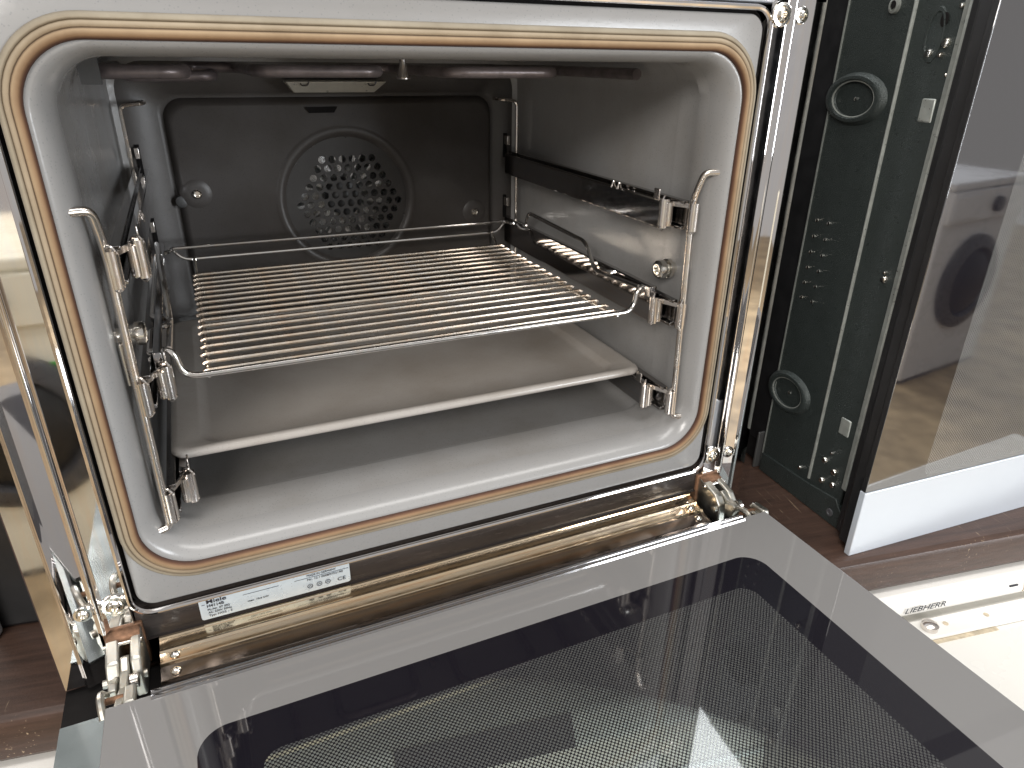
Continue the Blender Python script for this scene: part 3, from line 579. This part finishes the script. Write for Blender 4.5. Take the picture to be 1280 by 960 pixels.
for i in range(6):
    for j, u0 in ((0, 0.1102), (1, 0.0955)):
        ell(u0 + 0.0001 * i, 0.2155 - 0.0151 * i, 0.0017, 0.0019, [(1, 0), (0.9, 0.0009), (0.5, 0.0012)], 'dimple', 'screw', 8)
ell(0.0310, 0.3690, 0.0085, 0.0200, [(1.0, -0.001), (0.93, 0.0012), (0.80, 0.0014), (0.76, 0.0005)], 'pressed_recess', 'brace')
ell(0.0255, 0.3790, 0.0035, 0.0050, [(1.0, 0.0008), (0.9, 0.0012)], 'keyhole', 'black', 14)
ell(0.0735, 0.3905, 0.0052, 0.0062, [(1.0, -0.001), (0.9, 0.0025), (0.6, 0.003), (0.5, 0.001)], 'bush', 'brace_edge', 16); ell(0.0730, 0.3910, 0.0024, 0.0030, [(1, 0.003), (0.9, 0.0034)], 'bush_hole', 'black', 12)
for u, z, r_ in ((0.0325, 0.3565, 0.0035), (0.0195, 0.3635, 0.0038), (0.0215, 0.3555, 0.0020), (0.0220, 0.1830, 0.0034), (0.0225, 0.1890, 0.0016), (0.0381, -0.005, 0.0034), (0.0245, -0.011, 0.0036), (0.0362, -0.0272, 0.0034), (0.0225, -0.0245, 0.0034), (0.0315, 0.0065, 0.0018), (0.0135, 0.3875, 0.0022), (0.0120, 0.3420, 0.0018), (0.066, -0.030, 0.0024)):
    ell(u, z, r_, r_, [(1, -0.0005), (1, 0.001), (0.7, 0.0024), (0.3, 0.0026)], 'screw', 'screw', 10)
for u, z in ((0.0225, 0.3170), (0.0255, 0.0385)):
    part('pressed_tab', MB().box(XSD - 0.0012, XSD + 0.001, U + u - 0.0065, U + u + 0.0055, zz(z) - 0.0085, zz(z) + 0.0085), 'brace_edge', sh, 0.0012)
part('door_edge', MB().prism([(0.004, 0.006), (0.0040, 0.018), (0.012, 0.0235), (0.013, U + 0.0005), (0.55, U + 0.0005), (0.55, 0.006)], 0.006, 0.52, 2), 'rubber', nb, 0.0015)
M['nbglass'] = glass_print('neighbour_door_glass', (0.3, 0.34), -0.05, 0.6, 0.02, (0.2975, 0.230), 0.0700, 0.46, 0.0018, (0.012, 0.010, 0.011), (0, 2), 0.36, 3.2, 0.28)  # stronger pale mix in the dots paints in a bright reflection
part('door_glass', MB().box(0.0, 0.595, 0.0, 0.0055, 0.0695, 0.52), M['nbglass'], nb, 0.0008, mat2='rubber', side=(0, -1, 0))
part('door_screen', MB().box(0.05, 0.545, 0.0085, 0.0100, 0.075, 0.47), 'silverband', nb)
part('silver_band', MB().box(0.0, 0.595, -0.0005, 0.0058, 0.0, 0.0690), 'silverband', nb, 0.0008)

# ================================================================== FRIDGES UNDER THE WORKTOP
def local(x, y):  # world xy -> worktop frame
    dx, dy = x - WO[0], y - WO[1]; c_, s_ = math.cos(-AW), math.sin(-AW)
    return dx * c_ - dy * s_, dx * s_ + dy * c_
fx0 = local(0.29, -0.12)[0]
fg = thing('fridge', 'white fridge with black lettering and a screwed hinge plate under the worktop', 'fridge', (WO[0] + fx0 * math.cos(AW), WO[1] + fx0 * math.sin(AW), -0.93), AW, origin_local=True)
HT = -0.108 + 0.93
part('body', MB().box(0, 0.60, 0.02, 0.58, 0.0, HT), 'fridge', fg, 0.002)
part('fascia', MB().prism([(0.02, HT), (-0.006, HT - 0.001), (-0.0125, HT - 0.006), (-0.0145, HT - 0.018), (-0.012, HT - 0.024), (0.02, HT - 0.024)], 0, 0.60, 0), 'fridge', fg, 0.0015)
dl = HT - 0.030
part('door', MB().box(0.0, 0.60, -0.135, 0.018, 0.05, dl), 'fridge_lower', fg, 0.006)
xt = local(0.420, -0.14)[0] - fx0
text('LIEBHERR', 0.0078, 'ink', fg, (xt - 0.026, -0.0156, HT - 0.0165), (R(82), 0, 0), width=0.047, shear=0.3)
part('dash_mark', MB().box(xt + 0.098, xt + 0.108, -0.0146, -0.0120, HT - 0.0110, HT - 0.0095), 'ink', fg)
part('seam', MB().box(xt + 0.117, xt + 0.1176, -0.0148, -0.0110, HT - 0.0200, HT - 0.0060), 'dirt', fg)
hp = part('hinge_plate', MB().box(xt - 0.026, xt + 0.22, -0.040, -0.018, dl + 0.001, dl + 0.0045), 'fridge', fg, 0.0008)
part('hinge_screw', MB().lathe([(0.0075, 0), (0.0075, 0.005), (0.005, 0.0065), (0, 0.0065)], (xt - 0.008, -0.029, dl + 0.0044), (0, 0, 1), 16), 'clip', hp)
for dx in (0.012, 0.060): part('plate_hole', MB().lathe([(0.0026, 0), (0.0026, 0.0003)], (xt + dx, -0.028, dl + 0.0046), (0, 0, 1), 10), 'dirt', hp)
part('grime_strip', MB().box(xt - 0.03, xt + 0.06, -0.0440, -0.0395, dl - 0.001, dl + 0.0008), 'dirt', fg)
part('dash_mark', MB().box(xt + 0.085, xt + 0.096, -0.0515, -0.0500, dl - 0.0005, dl + 0.0003), 'ink', fg)
f2 = thing('fridge', 'cream-white appliance under the worktop seen through the dotted door glass', 'fridge', (WO[0] - 0.06 * math.cos(AW), WO[1] - 0.06 * math.sin(AW), -0.93), AW, origin_local=True)
part('body', MB().box(0, 0.62, 0.02, 0.58, 0.0, HT), 'fridge', f2, 0.002)
part('fascia', MB().prism([(0.0195, HT - 0.001), (-0.010, HT - 0.003), (-0.045, HT - 0.014), (-0.060, HT - 0.034), (-0.062, HT - 0.086), (0.0195, HT - 0.086)], 0, 0.62, 0), 'fridge', f2, 0.003)
part('door', MB().box(0, 0.62, -0.064, 0.0195, 0.05, HT - 0.089), 'fridge_lower', f2, 0.004)
part('control_strip', MB().prism([(-0.0445, HT - 0.0136), (-0.0600, HT - 0.0336), (-0.0610, HT - 0.0330), (-0.0455, HT - 0.0130)], 0.30, 0.44, 0), 'darkplastic', f2)

# ================================================================== APPLIANCE LEFT, MACHINES THAT SHOW IN THE STEEL AND GLASS
la = thing('compact_appliance', 'black appliance with grey front edge standing behind the chrome trim', 'appliance', (-0.545, 0.121, ZW), AW, origin_local=True)
part('body', MB().box(-0.2, 0.245, 0.01, 0.42, 0.0, 0.42), 'rubber', la, 0.004)
part('front_edge', MB().box(-0.2, 0.195, -0.004, 0.0095, 0.0, 0.42), 'trimgrey', la, 0.003)
def washer(label, loc, rz, mat, sticker=False):
    t = thing('washing_machine', label, 'washing machine', loc, rz, origin_local=True)   # local +y is its front
    part('body', MB().box(-0.30, 0.30, -0.56, 0.0, 0.015, 0.83), mat, t, 0.008)
    part('worktop_lid', MB().box(-0.30, 0.30, -0.56, 0.012, 0.8305, 0.86), mat, t, 0.006)
    part('control_panel', MB().box(-0.295, 0.295, 0.0005, 0.018, 0.70, 0.825), mat, t, 0.004)
    part('drawer', MB().box(-0.285, -0.10, 0.0185, 0.024, 0.715, 0.81), mat, t, 0.003)
    part('dial', MB().lathe([(0.032, 0), (0.030, 0.02), (0, 0.021)], (0.04, 0.0185, 0.76), (0, 1, 0), 20), 'darkplastic', t)
    d_ = part('porthole_ring', MB().lathe([(0.205, 0), (0.205, 0.018), (0.185, 0.03), (0.155, 0.032), (0.145, 0.012), (0.0, 0.012)], (0, 0.0005, 0.43), (0, 1, 0), 40), 'darkplastic', t)
    part('porthole_glass', MB().lathe([(0.144, 0.012), (0.12, 0.03), (0.07, 0.042), (0, 0.046)], (0, 0.001, 0.43), (0, 1, 0), 32), 'rubber', d_)
    part('plinth', MB().box(-0.295, 0.295, -0.02, -0.004, 0.001, 0.0145), 'darkplastic', t)
    for x in (-0.25, 0.25): part('foot', MB().lathe([(0.02, 0), (0.02, 0.014)], (x, -0.06, 0.0), (0, 0, 1), 12), 'darkplastic', t)
    if sticker: part('sticker', MB().box(0.10, 0.25, 0.0005, 0.002, 0.56, 0.60), 'green', t)
washer('cream washing machine with a green sticker, mirrored in the polished steel trim', (-0.66, -1.42, -0.93), 0, 'cream', True)
washer('grey-white washing machine mirrored in the dark glass oven door', (2.62, -1.90, -0.93), R(-14), 'greymachine')
